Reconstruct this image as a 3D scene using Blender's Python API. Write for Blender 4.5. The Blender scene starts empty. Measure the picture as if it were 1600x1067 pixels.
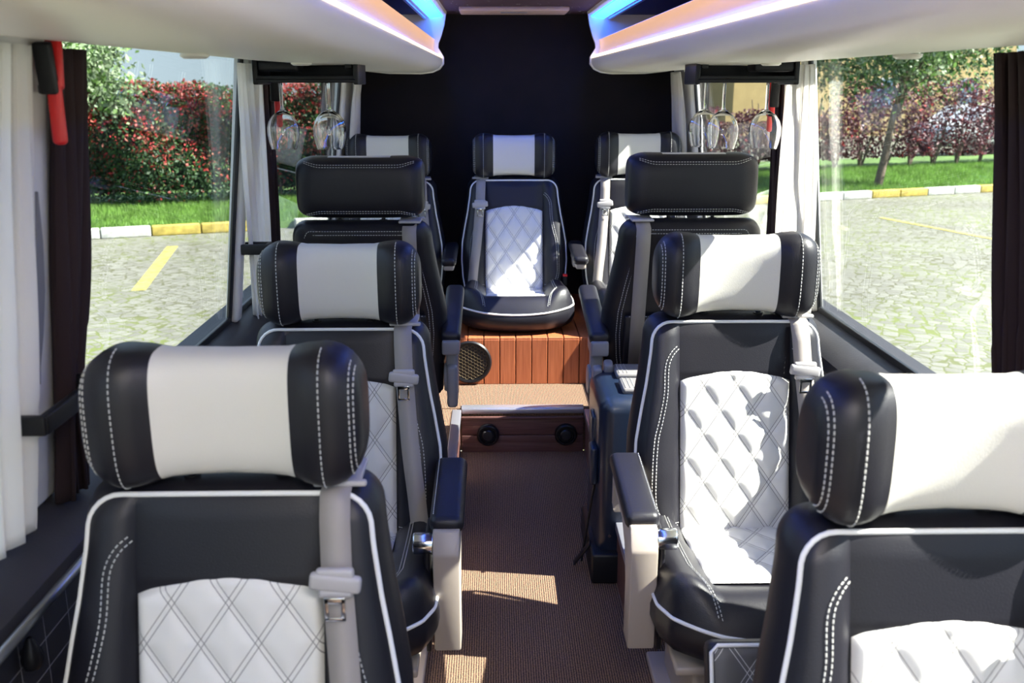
import bpy, bmesh, math, random
import numpy as np
from mathutils import Vector, Matrix
random.seed(7); rng = np.random.default_rng(7)
S = bpy.context.scene; COL = S.collection
PI = math.pi

# ------------------------------------------------------------ camera, light
cam = bpy.data.cameras.new('camera'); co = bpy.data.objects.new('camera', cam); COL.objects.link(co)
cam.sensor_width = 36; cam.lens = 33.75; cam.clip_start = .02; cam.clip_end = 400
co.location = (-.11, 0, 1.47)
co.rotation_euler = (PI/2 - math.atan(403/1500), 0, -math.atan(27/1500))
cam.dof.use_dof = True; cam.dof.focus_distance = 2.9; cam.dof.aperture_fstop = 5.6
S.camera = co
S.view_settings.view_transform = 'Standard'; S.view_settings.look = 'None'
S.view_settings.gamma = 1; S.view_settings.use_curve_mapping = False
S.view_settings.exposure = 1.5

w = bpy.data.worlds.new('world'); S.world = w; w.use_nodes = True
nt = w.node_tree; nt.nodes.clear()
out = nt.nodes.new('ShaderNodeOutputWorld'); bg = nt.nodes.new('ShaderNodeBackground')
tc = nt.nodes.new('ShaderNodeTexCoord'); sp = nt.nodes.new('ShaderNodeSeparateXYZ'); cr = nt.nodes.new('ShaderNodeValToRGB')
nt.links.new(tc.outputs['Generated'], sp.inputs[0]); nt.links.new(sp.outputs[2], cr.inputs[0])
e = cr.color_ramp.elements
e[0].position = 0; e[0].color = (.36, .44, .49, 1); e[1].position = .5; e[1].color = (.44, .58, .84, 1)
x_ = e.new(.12); x_.color = (.34, .43, .52, 1)
nt.links.new(cr.outputs[0], bg.inputs[0]); bg.inputs[1].default_value = .78; nt.links.new(bg.outputs[0], out.inputs[0])

sun = bpy.data.lights.new('sun', 'SUN'); so = bpy.data.objects.new('sun', sun); COL.objects.link(so)
sun.energy = 10; sun.angle = .009; sun.color = (1, .95, .86)
so.rotation_euler = Vector((1, -.15, 1.04)).to_track_quat('Z', 'Y').to_euler()

# ------------------------------------------------------------ materials
def nodes(name):
    m = bpy.data.materials.new(name); m.use_nodes = True
    n = m.node_tree; return m, n, n.nodes['Principled BSDF']
def mat(name, c, rough=.5, metal=0, noise=None, bump=None, spec=None, var=0, trans=0, ior=None, alpha=None, sheen=0, coat=0):
    """noise=(scale, strength) colour variation; bump=(scale, distance)"""
    m, n, p = nodes(name)
    p.inputs['Base Color'].default_value = (*c, 1); p.inputs['Roughness'].default_value = rough
    p.inputs['Metallic'].default_value = metal
    if spec is not None: p.inputs['Specular IOR Level'].default_value = spec
    if trans: p.inputs['Transmission Weight'].default_value = trans
    if ior: p.inputs['IOR'].default_value = ior
    if sheen: p.inputs['Sheen Weight'].default_value = sheen
    if coat: p.inputs['Coat Weight'].default_value = coat; p.inputs['Coat Roughness'].default_value = .15
    t = n.nodes.new('ShaderNodeTexCoord')
    if noise:
        z = n.nodes.new('ShaderNodeTexNoise'); z.inputs['Scale'].default_value = noise[0]; z.inputs['Detail'].default_value = 5
        n.links.new(t.outputs['Object'], z.inputs['Vector'])
        r = n.nodes.new('ShaderNodeValToRGB')
        r.color_ramp.elements[0].position = .3; r.color_ramp.elements[1].position = .7
        r.color_ramp.elements[0].color = (*[q*(1-noise[1]) for q in c], 1)
        r.color_ramp.elements[1].color = (*[min(1, q*(1+noise[1])) for q in c], 1)
        n.links.new(z.outputs[0], r.inputs[0]); n.links.new(r.outputs[0], p.inputs['Base Color'])
    if bump:
        z = n.nodes.new('ShaderNodeTexNoise'); z.inputs['Scale'].default_value = bump[0]; z.inputs['Detail'].default_value = 3
        n.links.new(t.outputs['Object'], z.inputs['Vector'])
        b = n.nodes.new('ShaderNodeBump'); b.inputs['Distance'].default_value = bump[1]; b.inputs['Strength'].default_value = .6
        n.links.new(z.outputs[0], b.inputs['Height']); n.links.new(b.outputs[0], p.inputs['Normal'])
    return m
def emit(name, c, s):
    m, n, p = nodes(name)
    p.inputs['Base Color'].default_value = (*c, 1)
    p.inputs['Emission Color'].default_value = (*c, 1); p.inputs['Emission Strength'].default_value = s
    return m
def mathn(n, op, a, b=None, c=None):
    k = n.nodes.new('ShaderNodeMath'); k.operation = op
    for i, v in enumerate((a, b, c)):
        if v is None: continue
        if isinstance(v, (int, float)): k.inputs[i].default_value = v
        else: n.links.new(v, k.inputs[i])
    return k.outputs[0]

M = {}
M['leather'] = mat('dark leather', (.0095, .009, .0135), .42, bump=(420, .0006), spec=.42)
M['white'] = mat('white leather', (.67, .65, .59), .5, bump=(420, .0005))
M['pipe'] = mat('white piping', (.78, .78, .76), .4)
M['stitch'] = mat('pale stitching', (.50, .50, .48), .7)
M['belt'] = mat('taupe seat belt', (.30, .27, .25), .5, bump=(900, .0005))
M['beltplastic'] = mat('grey buckle plastic', (.42, .40, .40), .45)
M['chrome'] = mat('chrome', (.75, .77, .8), .15, 1)
M['red'] = mat('red plastic', (.70, .02, .02), .35)
M['black'] = mat('black plastic', (.007, .007, .009), .4, spec=.3)
M['beige'] = mat('beige plastic', (.36, .31, .265), .4, bump=(60, .0003))
M['greyplastic'] = mat('grey plastic', (.20, .20, .22), .4)
M['cream'] = mat('cream rack shell', (.80, .77, .68), .35, bump=(20, .0004))
M['gold'] = mat('peach fascia with added glow', (.92, .62, .40), .25)
_p = M['gold'].node_tree.nodes['Principled BSDF']; _p.inputs['Emission Color'].default_value = (1, .55, .28, 1); _p.inputs['Emission Strength'].default_value = .16   # glow added to the peach colour in place of warm light, no lamp behind
M['navy'] = mat('navy rack lining', (.008, .010, .06), .6)
M['ceiltrim'] = mat('cream ceiling panel', (.55, .42, .36), .4)
M['darkpanel'] = mat('dark wall trim', (.028, .027, .032), .5, bump=(150, .0006), noise=(6, .2))
M['pillar'] = mat('off white pillar cover', (.66, .65, .63), .45, bump=(60, .0003))
M['rearwall'] = mat('dark aubergine fabric', (.0062, .0032, .0034), .9, noise=(8, .4), bump=(500, .0008))
M['blueled'] = emit('blue light strip', (.012, .15, 1.0), 5)
M['warmled'] = emit('warm light strip', (1.0, .74, .50), 1.6)
M['lamp'] = emit('fill lamp diffuser', (1, .92, .82), 15)  # added fill light for the cabin, not a known fitting of the vehicle
M['rubber'] = mat('rubber seal', (.012, .013, .016), .35)
M['metal'] = mat('brushed rail', (.55, .56, .6), .3, 1)
M['alu'] = mat('aluminium edge', (.55, .55, .62), .35, .8)
M['darkwood'] = None
M['caseblue'] = mat('dark blue painted shell', (.006, .013, .032), .38, coat=.2)
M['padgrey'] = mat('grey leather pad', (.20, .19, .19), .45, bump=(420, .0006))
M['trunk'] = mat('bark', (.13, .10, .075), .9, noise=(20, .4), bump=(40, .01))
M['grassbase'] = mat('lawn soil', (.06, .12, .02), .9, noise=(3, .4))
M['kerbwhite'] = mat('white painted kerb', (.42, .43, .40), .8, noise=(9, .35), bump=(40, .004))
M['kerbyellow'] = mat('yellow painted kerb', (.36, .28, .06), .8, noise=(9, .35), bump=(40, .004))
M['yellowline'] = mat('yellow road paint', (.34, .29, .07), .8, noise=(12, .4))
M['house'] = mat('yellow render', (.33, .25, .11), .9, noise=(2, .08))
M['housewin'] = mat('blue grey window', (.08, .14, .2), .2)
M['housewhite'] = mat('white window frame', (.4, .4, .4), .6)
M['roof'] = mat('roof tile', (.2, .07, .04), .8)
M['carwhite'] = mat('white car paint', (.5, .52, .54), .3, coat=.5)
M['carglass'] = mat('dark car glass', (.02, .03, .04), .1)
M['tyre'] = mat('tyre rubber', (.02, .02, .02), .8)
M['greenstrip'] = None

def leafmat(name, c, var=.35):
    m, n, p = nodes(name); p.inputs['Roughness'].default_value = .5
    oi = n.nodes.new('ShaderNodeTexCoord'); z = n.nodes.new('ShaderNodeTexNoise'); z.inputs['Scale'].default_value = 2.5
    n.links.new(oi.outputs['Object'], z.inputs['Vector'])
    r = n.nodes.new('ShaderNodeValToRGB'); r.color_ramp.elements[0].position = .35; r.color_ramp.elements[1].position = .65
    r.color_ramp.elements[0].color = (*[q*(1-var) for q in c], 1); r.color_ramp.elements[1].color = (*[min(1, q*(1+var)) for q in c], 1)
    n.links.new(z.outputs[0], r.inputs[0]); n.links.new(r.outputs[0], p.inputs['Base Color'])
    tr = n.nodes.new('ShaderNodeBsdfTranslucent'); n.links.new(r.outputs[0], tr.inputs[0])
    mx = n.nodes.new('ShaderNodeMixShader'); mx.inputs[0].default_value = .35
    o = n.nodes['Material Output']; n.links.new(p.outputs[0], mx.inputs[1]); n.links.new(tr.outputs[0], mx.inputs[2]); n.links.new(mx.outputs[0], o.inputs[0])
    return m
M['leafred'] = leafmat('red young leaves', (.42, .045, .045)); M['leafpink'] = leafmat('pale red leaves', (.50, .17, .13))
M['leafgreen'] = leafmat('dark green leaves', (.035, .085, .03)); M['leaflight'] = leafmat('light green leaves', (.13, .24, .06))
M['leafolive'] = leafmat('olive grey leaves', (.22, .29, .17)); M['leafpurple'] = leafmat('purple leaves', (.085, .022, .032))
M['leafmauve'] = leafmat('mauve leaves', (.19, .09, .10)); M['blade'] = leafmat('grass blades', (.13, .25, .045))

def cloth(name, c, t=.5):
    m, n, p = nodes(name)
    p.inputs['Base Color'].default_value = (*c, 1); p.inputs['Roughness'].default_value = .9
    tr = n.nodes.new('ShaderNodeBsdfTranslucent'); tr.inputs[0].default_value = (*c, 1)
    mx = n.nodes.new('ShaderNodeMixShader'); mx.inputs[0].default_value = t
    o = n.nodes['Material Output']; n.links.new(p.outputs[0], mx.inputs[1]); n.links.new(tr.outputs[0], mx.inputs[2]); n.links.new(mx.outputs[0], o.inputs[0])
    return m
M['sheer'] = cloth('white curtain cloth', (.92, .90, .87), .6)
M['darkcloth'] = cloth('dark brown curtain cloth', (.020, .008, .009), .1)

def glazing():
    m, n, p = nodes('window glass'); n.nodes.remove(p); o = n.nodes['Material Output']
    t = n.nodes.new('ShaderNodeBsdfTransparent'); t.inputs[0].default_value = (.955, .98, .975, 1)
    g = n.nodes.new('ShaderNodeBsdfGlossy'); g.inputs['Roughness'].default_value = .01
    f = n.nodes.new('ShaderNodeLayerWeight'); f.inputs[0].default_value = .5
    fr = mathn(n, 'MULTIPLY_ADD', mathn(n, 'POWER', f.outputs['Facing'], 4.5), .7, .035)
    mx = n.nodes.new('ShaderNodeMixShader'); n.links.new(fr, mx.inputs[0]); n.links.new(t.outputs[0], mx.inputs[1]); n.links.new(g.outputs[0], mx.inputs[2])
    n.links.new(mx.outputs[0], o.inputs[0]); return m
M['glazing'] = glazing()
def wineglass():
    m, n, p = nodes('clear glass'); n.nodes.remove(p); o = n.nodes['Material Output']
    g = n.nodes.new('ShaderNodeBsdfGlass'); g.inputs['IOR'].default_value = 1.45; g.inputs['Roughness'].default_value = 0
    n.links.new(g.outputs[0], o.inputs[0]); return m
M['glass'] = wineglass()

def quilt():
    """white leather with double dark diagonal stitch lines, from UVs in metres"""
    m, n, p = nodes('quilted white leather'); p.inputs['Roughness'].default_value = .5
    uv = n.nodes.new('ShaderNodeUVMap'); s = n.nodes.new('ShaderNodeSeparateXYZ'); n.links.new(uv.outputs[0], s.inputs[0])
    u = mathn(n, 'DIVIDE', s.outputs[0], .085); v = mathn(n, 'DIVIDE', s.outputs[1], .12)
    lines = None
    for op in ('ADD', 'SUBTRACT'):
        a = mathn(n, op, u, v); a = mathn(n, 'ADD', a, 100.5); a = mathn(n, 'FRACT', a)
        a = mathn(n, 'ABSOLUTE', mathn(n, 'SUBTRACT', a, .5))
        a = mathn(n, 'ABSOLUTE', mathn(n, 'SUBTRACT', a, .056)); a = mathn(n, 'LESS_THAN', a, .009)
        lines = a if lines is None else mathn(n, 'MAXIMUM', lines, a)
    mx = n.nodes.new('ShaderNodeMix'); mx.data_type = 'RGBA'; n.links.new(lines, mx.inputs[0])
    mx.inputs[6].default_value = (.68, .67, .64, 1); mx.inputs[7].default_value = (.16, .15, .15, 1)
    n.links.new(mx.outputs[2], p.inputs['Base Color'])
    return m
M['quilt'] = quilt()
def greyquilt():
    m = M['quilt'].copy(); m.name = 'quilted grey leather'
    mx = [k for k in m.node_tree.nodes if k.type == 'MIX'][0]
    mx.inputs[6].default_value = (.10, .10, .10, 1); mx.inputs[7].default_value = (.6, .6, .58, 1); return m
M['greyquilt'] = greyquilt()

def carpet():
    m, n, p = nodes('ribbed brown carpet'); p.inputs['Roughness'].default_value = .95
    t = n.nodes.new('ShaderNodeTexCoord'); s = n.nodes.new('ShaderNodeSeparateXYZ'); n.links.new(t.outputs['Object'], s.inputs[0])
    wv = mathn(n, 'SINE', mathn(n, 'MULTIPLY', s.outputs[0], 2*PI/.0065))
    vo = n.nodes.new('ShaderNodeTexNoise'); vo.inputs['Scale'].default_value = 230; vo.inputs['Detail'].default_value = 2
    n.links.new(t.outputs['Object'], vo.inputs['Vector'])
    h = mathn(n, 'ADD', mathn(n, 'MULTIPLY', wv, .22), vo.outputs[0])
    r = n.nodes.new('ShaderNodeValToRGB'); n.links.new(h, r.inputs[0])
    r.color_ramp.elements[0].position = .28; r.color_ramp.elements[0].color = (.040, .022, .017, 1)
    r.color_ramp.elements[1].position = .8; r.color_ramp.elements[1].color = (.30, .175, .10, 1)
    n.links.new(r.outputs[0], p.inputs['Base Color'])
    b = n.nodes.new('ShaderNodeBump'); b.inputs['Distance'].default_value = .003; n.links.new(h, b.inputs['Height']); n.links.new(b.outputs[0], p.inputs['Normal'])
    return m
M['carpet'] = carpet()
def wood(name, c0, c1, axis=2):
    m, n, p = nodes(name); p.inputs['Roughness'].default_value = .45
    t = n.nodes.new('ShaderNodeTexCoord'); mp = n.nodes.new('ShaderNodeMapping'); n.links.new(t.outputs['Object'], mp.inputs[0])
    sc = [90, 90, 90]; sc[axis] = 4; mp.inputs['Scale'].default_value = sc
    z = n.nodes.new('ShaderNodeTexNoise'); z.inputs['Scale'].default_value = 1.5; z.inputs['Detail'].default_value = 4; n.links.new(mp.outputs[0], z.inputs['Vector'])
    r = n.nodes.new('ShaderNodeValToRGB'); n.links.new(z.outputs[0], r.inputs[0])
    r.color_ramp.elements[0].position = .3; r.color_ramp.elements[0].color = (*c0, 1); r.color_ramp.elements[1].position = .7; r.color_ramp.elements[1].color = (*c1, 1)
    n.links.new(r.outputs[0], p.inputs['Base Color']); return m
M['wood'] = wood('orange brown plank', (.30, .075, .026), (.46, .14, .055))
M['darkwood'] = wood('dark brown plank', (.07, .03, .026), (.14, .065, .055), 0)
def stars():
    m, n, p = nodes('starry ceiling lining'); p.inputs['Roughness'].default_value = .8
    p.inputs['Base Color'].default_value = (.045, .018, .028, 1)
    t = n.nodes.new('ShaderNodeTexCoord'); v = n.nodes.new('ShaderNodeTexVoronoi'); v.inputs['Scale'].default_value = 26
    n.links.new(t.outputs['Object'], v.inputs['Vector'])
    a = mathn(n, 'LESS_THAN', v.outputs['Distance'], .07)
    p.inputs['Emission Color'].default_value = (.9, .85, 1, 1); n.links.new(mathn(n, 'MULTIPLY', a, .8), p.inputs['Emission Strength'])
    return m
M['stars'] = stars()
def cobbles():
    m, n, p = nodes('granite cobbles'); p.inputs['Roughness'].default_value = .75
    t = n.nodes.new('ShaderNodeTexCoord'); z = n.nodes.new('ShaderNodeTexNoise'); z.inputs['Scale'].default_value = .7
    mp = n.nodes.new('ShaderNodeMapping'); mp.inputs['Rotation'].default_value = (0, 0, .5)
    n.links.new(t.outputs['Object'], mp.inputs[0]); n.links.new(mp.outputs[0], z.inputs['Vector'])
    ad = n.nodes.new('ShaderNodeVectorMath'); ad.operation = 'MULTIPLY_ADD'; n.links.new(z.outputs[1], ad.inputs[0]); ad.inputs[1].default_value = (.5, .5, 0); n.links.new(mp.outputs[0], ad.inputs[2])
    v = n.nodes.new('ShaderNodeTexVoronoi'); v.feature = 'DISTANCE_TO_EDGE'; v.inputs['Scale'].default_value = 9; v.inputs['Randomness'].default_value = .55
    v2 = n.nodes.new('ShaderNodeTexVoronoi'); v2.inputs['Scale'].default_value = 9; v2.inputs['Randomness'].default_value = .55
    n.links.new(ad.outputs[0], v.inputs['Vector']); n.links.new(ad.outputs[0], v2.inputs['Vector'])
    n2 = n.nodes.new('ShaderNodeTexNoise'); n2.inputs['Scale'].default_value = .5; n.links.new(t.outputs['Object'], n2.inputs['Vector'])
    n3 = n.nodes.new('ShaderNodeTexNoise'); n3.inputs['Scale'].default_value = 25; n.links.new(t.outputs['Object'], n3.inputs['Vector'])
    st = n.nodes.new('ShaderNodeValToRGB'); st.color_ramp.elements[0].color = (.098, .096, .080, 1); st.color_ramp.elements[1].color = (.182, .182, .155, 1)
    hs = n.nodes.new('ShaderNodeSeparateColor'); n.links.new(v2.outputs['Color'], hs.inputs[0])
    n.links.new(mathn(n, 'MULTIPLY_ADD', hs.outputs[0], .6, mathn(n, 'MULTIPLY', n3.outputs[0], .4)), st.inputs[0])
    gr = n.nodes.new('ShaderNodeValToRGB'); gr.color_ramp.elements[0].position = .42; gr.color_ramp.elements[1].position = .6
    gr.color_ramp.elements[0].color = (.07, .07, .035, 1); gr.color_ramp.elements[1].color = (.10, .12, .03, 1); n.links.new(n2.outputs[0], gr.inputs[0])
    mx = n.nodes.new('ShaderNodeMix'); mx.data_type = 'RGBA'
    n.links.new(mathn(n, 'LESS_THAN', v.outputs['Distance'], .055), mx.inputs[0]); n.links.new(st.outputs[0], mx.inputs[6]); n.links.new(gr.outputs[0], mx.inputs[7])
    n.links.new(mx.outputs[2], p.inputs['Base Color'])
    b = n.nodes.new('ShaderNodeBump'); b.inputs['Distance'].default_value = .02; b.inputs['Strength'].default_value = .7
    n.links.new(mathn(n, 'MINIMUM', v.outputs['Distance'], .15), b.inputs['Height']); n.links.new(b.outputs[0], p.inputs['Normal'])
    return m
M['cobbles'] = cobbles()
def quiltpanel():
    m, n, p = nodes('black quilted side lining'); p.inputs['Roughness'].default_value = .5
    t = n.nodes.new('ShaderNodeTexCoord'); s = n.nodes.new('ShaderNodeSeparateXYZ'); n.links.new(t.outputs['Object'], s.inputs[0])
    L = None
    for o_, pit in ((1, .09), (2, .055)):
        a = mathn(n, 'ABSOLUTE', mathn(n, 'SUBTRACT', mathn(n, 'FRACT', mathn(n, 'DIVIDE', mathn(n, 'ADD', s.outputs[o_], 9), pit)), .5))
        a = mathn(n, 'LESS_THAN', a, .0012/pit); L = a if L is None else mathn(n, 'MAXIMUM', L, a)
    mx = n.nodes.new('ShaderNodeMix'); mx.data_type = 'RGBA'; n.links.new(L, mx.inputs[0])
    mx.inputs[6].default_value = (.016, .016, .02, 1); mx.inputs[7].default_value = (.20, .20, .22, 1); n.links.new(mx.outputs[2], p.inputs['Base Color'])
    return m
M['quiltpanel'] = quiltpanel()

# ------------------------------------------------------------ mesh helpers
def link(name, me, mats, parent=None, smooth=True):
    for m in (mats if isinstance(mats, (list, tuple)) else [mats]): me.materials.append(m)
    if smooth:
        me.polygons.foreach_set('use_smooth', [True]*len(me.polygons))
        me.set_sharp_from_angle(angle=math.radians(42))
    o = bpy.data.objects.new(name, me); COL.objects.link(o)
    if parent: o.parent = parent
    return o
def mesh(name, V, F, mats, parent=None, mi=None, uv=None, smooth=True):
    me = bpy.data.meshes.new(name); me.from_pydata([tuple(map(float, v)) for v in V], [], F); 
    if mi is not None: me.polygons.foreach_set('material_index', mi)
    if uv is not None:
        l = me.uv_layers.new(name='UVMap')
        for i, lp in enumerate(me.loops): l.data[i].uv = uv[lp.vertex_index]
    me.update(); return link(name, me, mats, parent, smooth)
class MB:
    def __init__(s): s.bm = bmesh.new()
    def _add(s, t, mtx):
        t.transform(mtx); me = bpy.data.meshes.new('tmp'); t.to_mesh(me); t.free(); s.bm.from_mesh(me); bpy.data.meshes.remove(me); return s
    def box(s, c, d, bev=.0, rot=(0, 0, 0), seg=3):
        t = bmesh.new(); bmesh.ops.create_cube(t, size=1)
        bmesh.ops.scale(t, vec=d, verts=t.verts)
        if bev: bmesh.ops.bevel(t, geom=t.edges[:], offset=min(bev, min(d)*.49), segments=seg, profile=.5, affect='EDGES')
        from mathutils import Euler
        return s._add(t, Matrix.Translation(c) @ Euler(rot).to_matrix().to_4x4())
    def cyl(s, a, b, r, r2=None, n=24, bev=0):
        a = Vector(a); b = Vector(b); d = b-a
        t = bmesh.new(); bmesh.ops.create_cone(t, cap_ends=True, segments=n, radius1=r, radius2=r if r2 is None else r2, depth=d.length)
        if bev: bmesh.ops.bevel(t, geom=[e for e in t.edges if len(e.link_faces) == 2 and any(len(f.verts) > 4 for f in e.link_faces)], offset=bev, segments=3, profile=.5, affect='EDGES')
        return s._add(t, Matrix.Translation((a+b)/2) @ d.to_track_quat('Z', 'Y').to_matrix().to_4x4())
    def raw(s, V, F):
        vs = [s.bm.verts.new(v) for v in V]
        for f in F:
            try: s.bm.faces.new([vs[i] for i in f])
            except ValueError: pass
        return s
    def tube(s, P, r, n=8, closed=False):
        P = [Vector(p) for p in P]; N = len(P); V = []; F = []
        up = Vector((0, 0, 1)); prev = None
        for i, p in enumerate(P):
            t = (P[(i+1) % N]-P[i-1]) if closed else (P[min(i+1, N-1)]-P[max(i-1, 0)])
            t.normalize()
            if prev is None:
                a = up if abs(t.z) < .9 else Vector((1, 0, 0)); x = t.cross(a).normalized()
            else: x = (prev - t*prev.dot(t)).normalized()
            prev = x; y = t.cross(x); rr = r[i] if isinstance(r, (list, tuple)) else r
            for k in range(n):
                an = 2*PI*k/n; V.append(p + x*math.cos(an)*rr + y*math.sin(an)*rr)
        for i in range(N if closed else N-1):
            j = (i+1) % N
            for k in range(n): F.append((i*n+k, i*n+(k+1) % n, j*n+(k+1) % n, j*n+k))
        if not closed: F += [tuple(range(n))[::-1], tuple(range((N-1)*n, N*n))]
        return s.raw(V, F)
    def lathe(s, prof, n=40, c=(0, 0, 0)):
        V = []; F = []
        for (r, z) in prof:
            for k in range(n): V.append((c[0]+r*math.cos(2*PI*k/n), c[1]+r*math.sin(2*PI*k/n), c[2]+z))
        for i in range(len(prof)-1):
            for k in range(n): F.append((i*n+k, i*n+(k+1) % n, (i+1)*n+(k+1) % n, (i+1)*n+k))
        s.raw(V, F); bmesh.ops.remove_doubles(s.bm, verts=s.bm.verts, dist=1e-5); return s
    def build(s, name, m, parent=None, smooth=True):
        bmesh.ops.recalc_face_normals(s.bm, faces=s.bm.faces)
        me = bpy.data.meshes.new(name); s.bm.to_mesh(me); s.bm.free(); return link(name, me, m, parent, smooth)
def empty(name, loc, rz=0):
    o = bpy.data.objects.new(name, None); COL.objects.link(o); o.location = loc; o.rotation_euler = (0, 0, rz); o.empty_display_size = .1; return o
def tag(o, label=None, cat=None, group=None, kind=None):
    if label: o['label'] = label
    if cat: o['category'] = cat
    if group: o['group'] = group
    if kind: o['kind'] = kind
    return o
def struct(o, label=None): o['kind'] = 'structure'; o['label'] = label or o.name.replace('_', ' '); o['category'] = o.name.split('_')[0]; return o
def extrude_y(name, prof, y0, y1, m, parent=None, closed=True, ny=1, smooth=True):
    """closed (x,z) profile swept along y, capped"""
    n = len(prof); V = []; F = []
    for j in range(ny+1):
        y = y0+(y1-y0)*j/ny
        V += [(x, y, z) for x, z in prof]
    for j in range(ny):
        for i in range(n): F.append((j*n+i, j*n+(i+1) % n, (j+1)*n+(i+1) % n, (j+1)*n+i))
    F += [tuple(range(n))[::-1], tuple(range(ny*n, (ny+1)*n))]
    mb = MB(); mb.raw(V, F); return mb.build(name, m, parent, smooth)
def cr_spline(P, n):
    """Catmull-Rom through P, n samples per span"""
    P = [np.array(p, float) for p in P]; Q = [2*P[0]-P[1]]+P+[2*P[-1]-P[-2]]; R = []
    for i in range(1, len(Q)-2):
        for k in range(n):
            t = k/n; a, b, c, d = Q[i-1], Q[i], Q[i+1], Q[i+2]
            R.append(.5*((2*b)+(-a+c)*t+(2*a-5*b+4*c-d)*t*t+(-a+3*b-3*c+d)*t**3))
    R.append(P[-1]); return R
def resample(P, step):
    P = np.array(P, float); d = np.r_[0, np.cumsum(np.linalg.norm(np.diff(P, axis=0), axis=1))]
    n = max(2, int(d[-1]/step)); s = np.linspace(0, d[-1], n)
    return np.stack([np.interp(s, d, P[:, k]) for k in range(P.shape[1])], 1)
def dashes(mb, P, r=.0011, pitch=.0085, duty=.62):
    Q = resample(P, pitch)
    for a, b in zip(Q[:-1], Q[1:]):
        a_ = Vector(a); b_ = a_ + (Vector(b)-a_)*duty; t = (b_-a_).normalized()
        x = t.cross(Vector((0, 0, 1)) if abs(t.z) < .9 else Vector((1, 0, 0))).normalized()*r; y = t.cross(x).normalized()*r
        V = [p+q for p in (a_, b_) for q in (x, y, -x, -y)]
        mb.raw(V, [(0, 1, 5, 4), (1, 2, 6, 5), (2, 3, 7, 6), (3, 0, 4, 7), (3, 2, 1, 0), (4, 5, 6, 7)])

# ------------------------------------------------------------ the seat
H = .513; RC = .233
def wid(t):
    w_ = np.interp(t, [0, .06, .14, .22, .30, .36, .44, .513], [.236, .247, .253, .250, .236, .224, .212, .206])
    r = .045
    if t > H-r: w_ -= r - math.sqrt(max(0, r*r-(t-(H-r))**2))
    return w_
def face(x, t):
    """front surface depth (negative is towards the sitter)"""
    W = wid(t); ax = abs(x)
    if ax <= .14:
        y = -.012*math.sqrt(max(0, 1-(ax/.141)**2)) if t > .38 else -.004*math.sqrt(max(0, 1-(ax/.141)**2))
    else:
        s_ = min(1, (ax-.14)/max(1e-4, W-.14)); amp = np.interp(t, [0, .15, .35, .513], [.042, .045, .030, .014])
        y = -amp*(math.sin(PI*min(1, s_*.93+.02))**.65 if s_ < 1 else 0)
    top = min(1, max(0, (H-t)/.03)); return y*(top**.5)
def bp(x, t, off=0): return (x, RC*t + face(x, t) - off, t)
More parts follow.
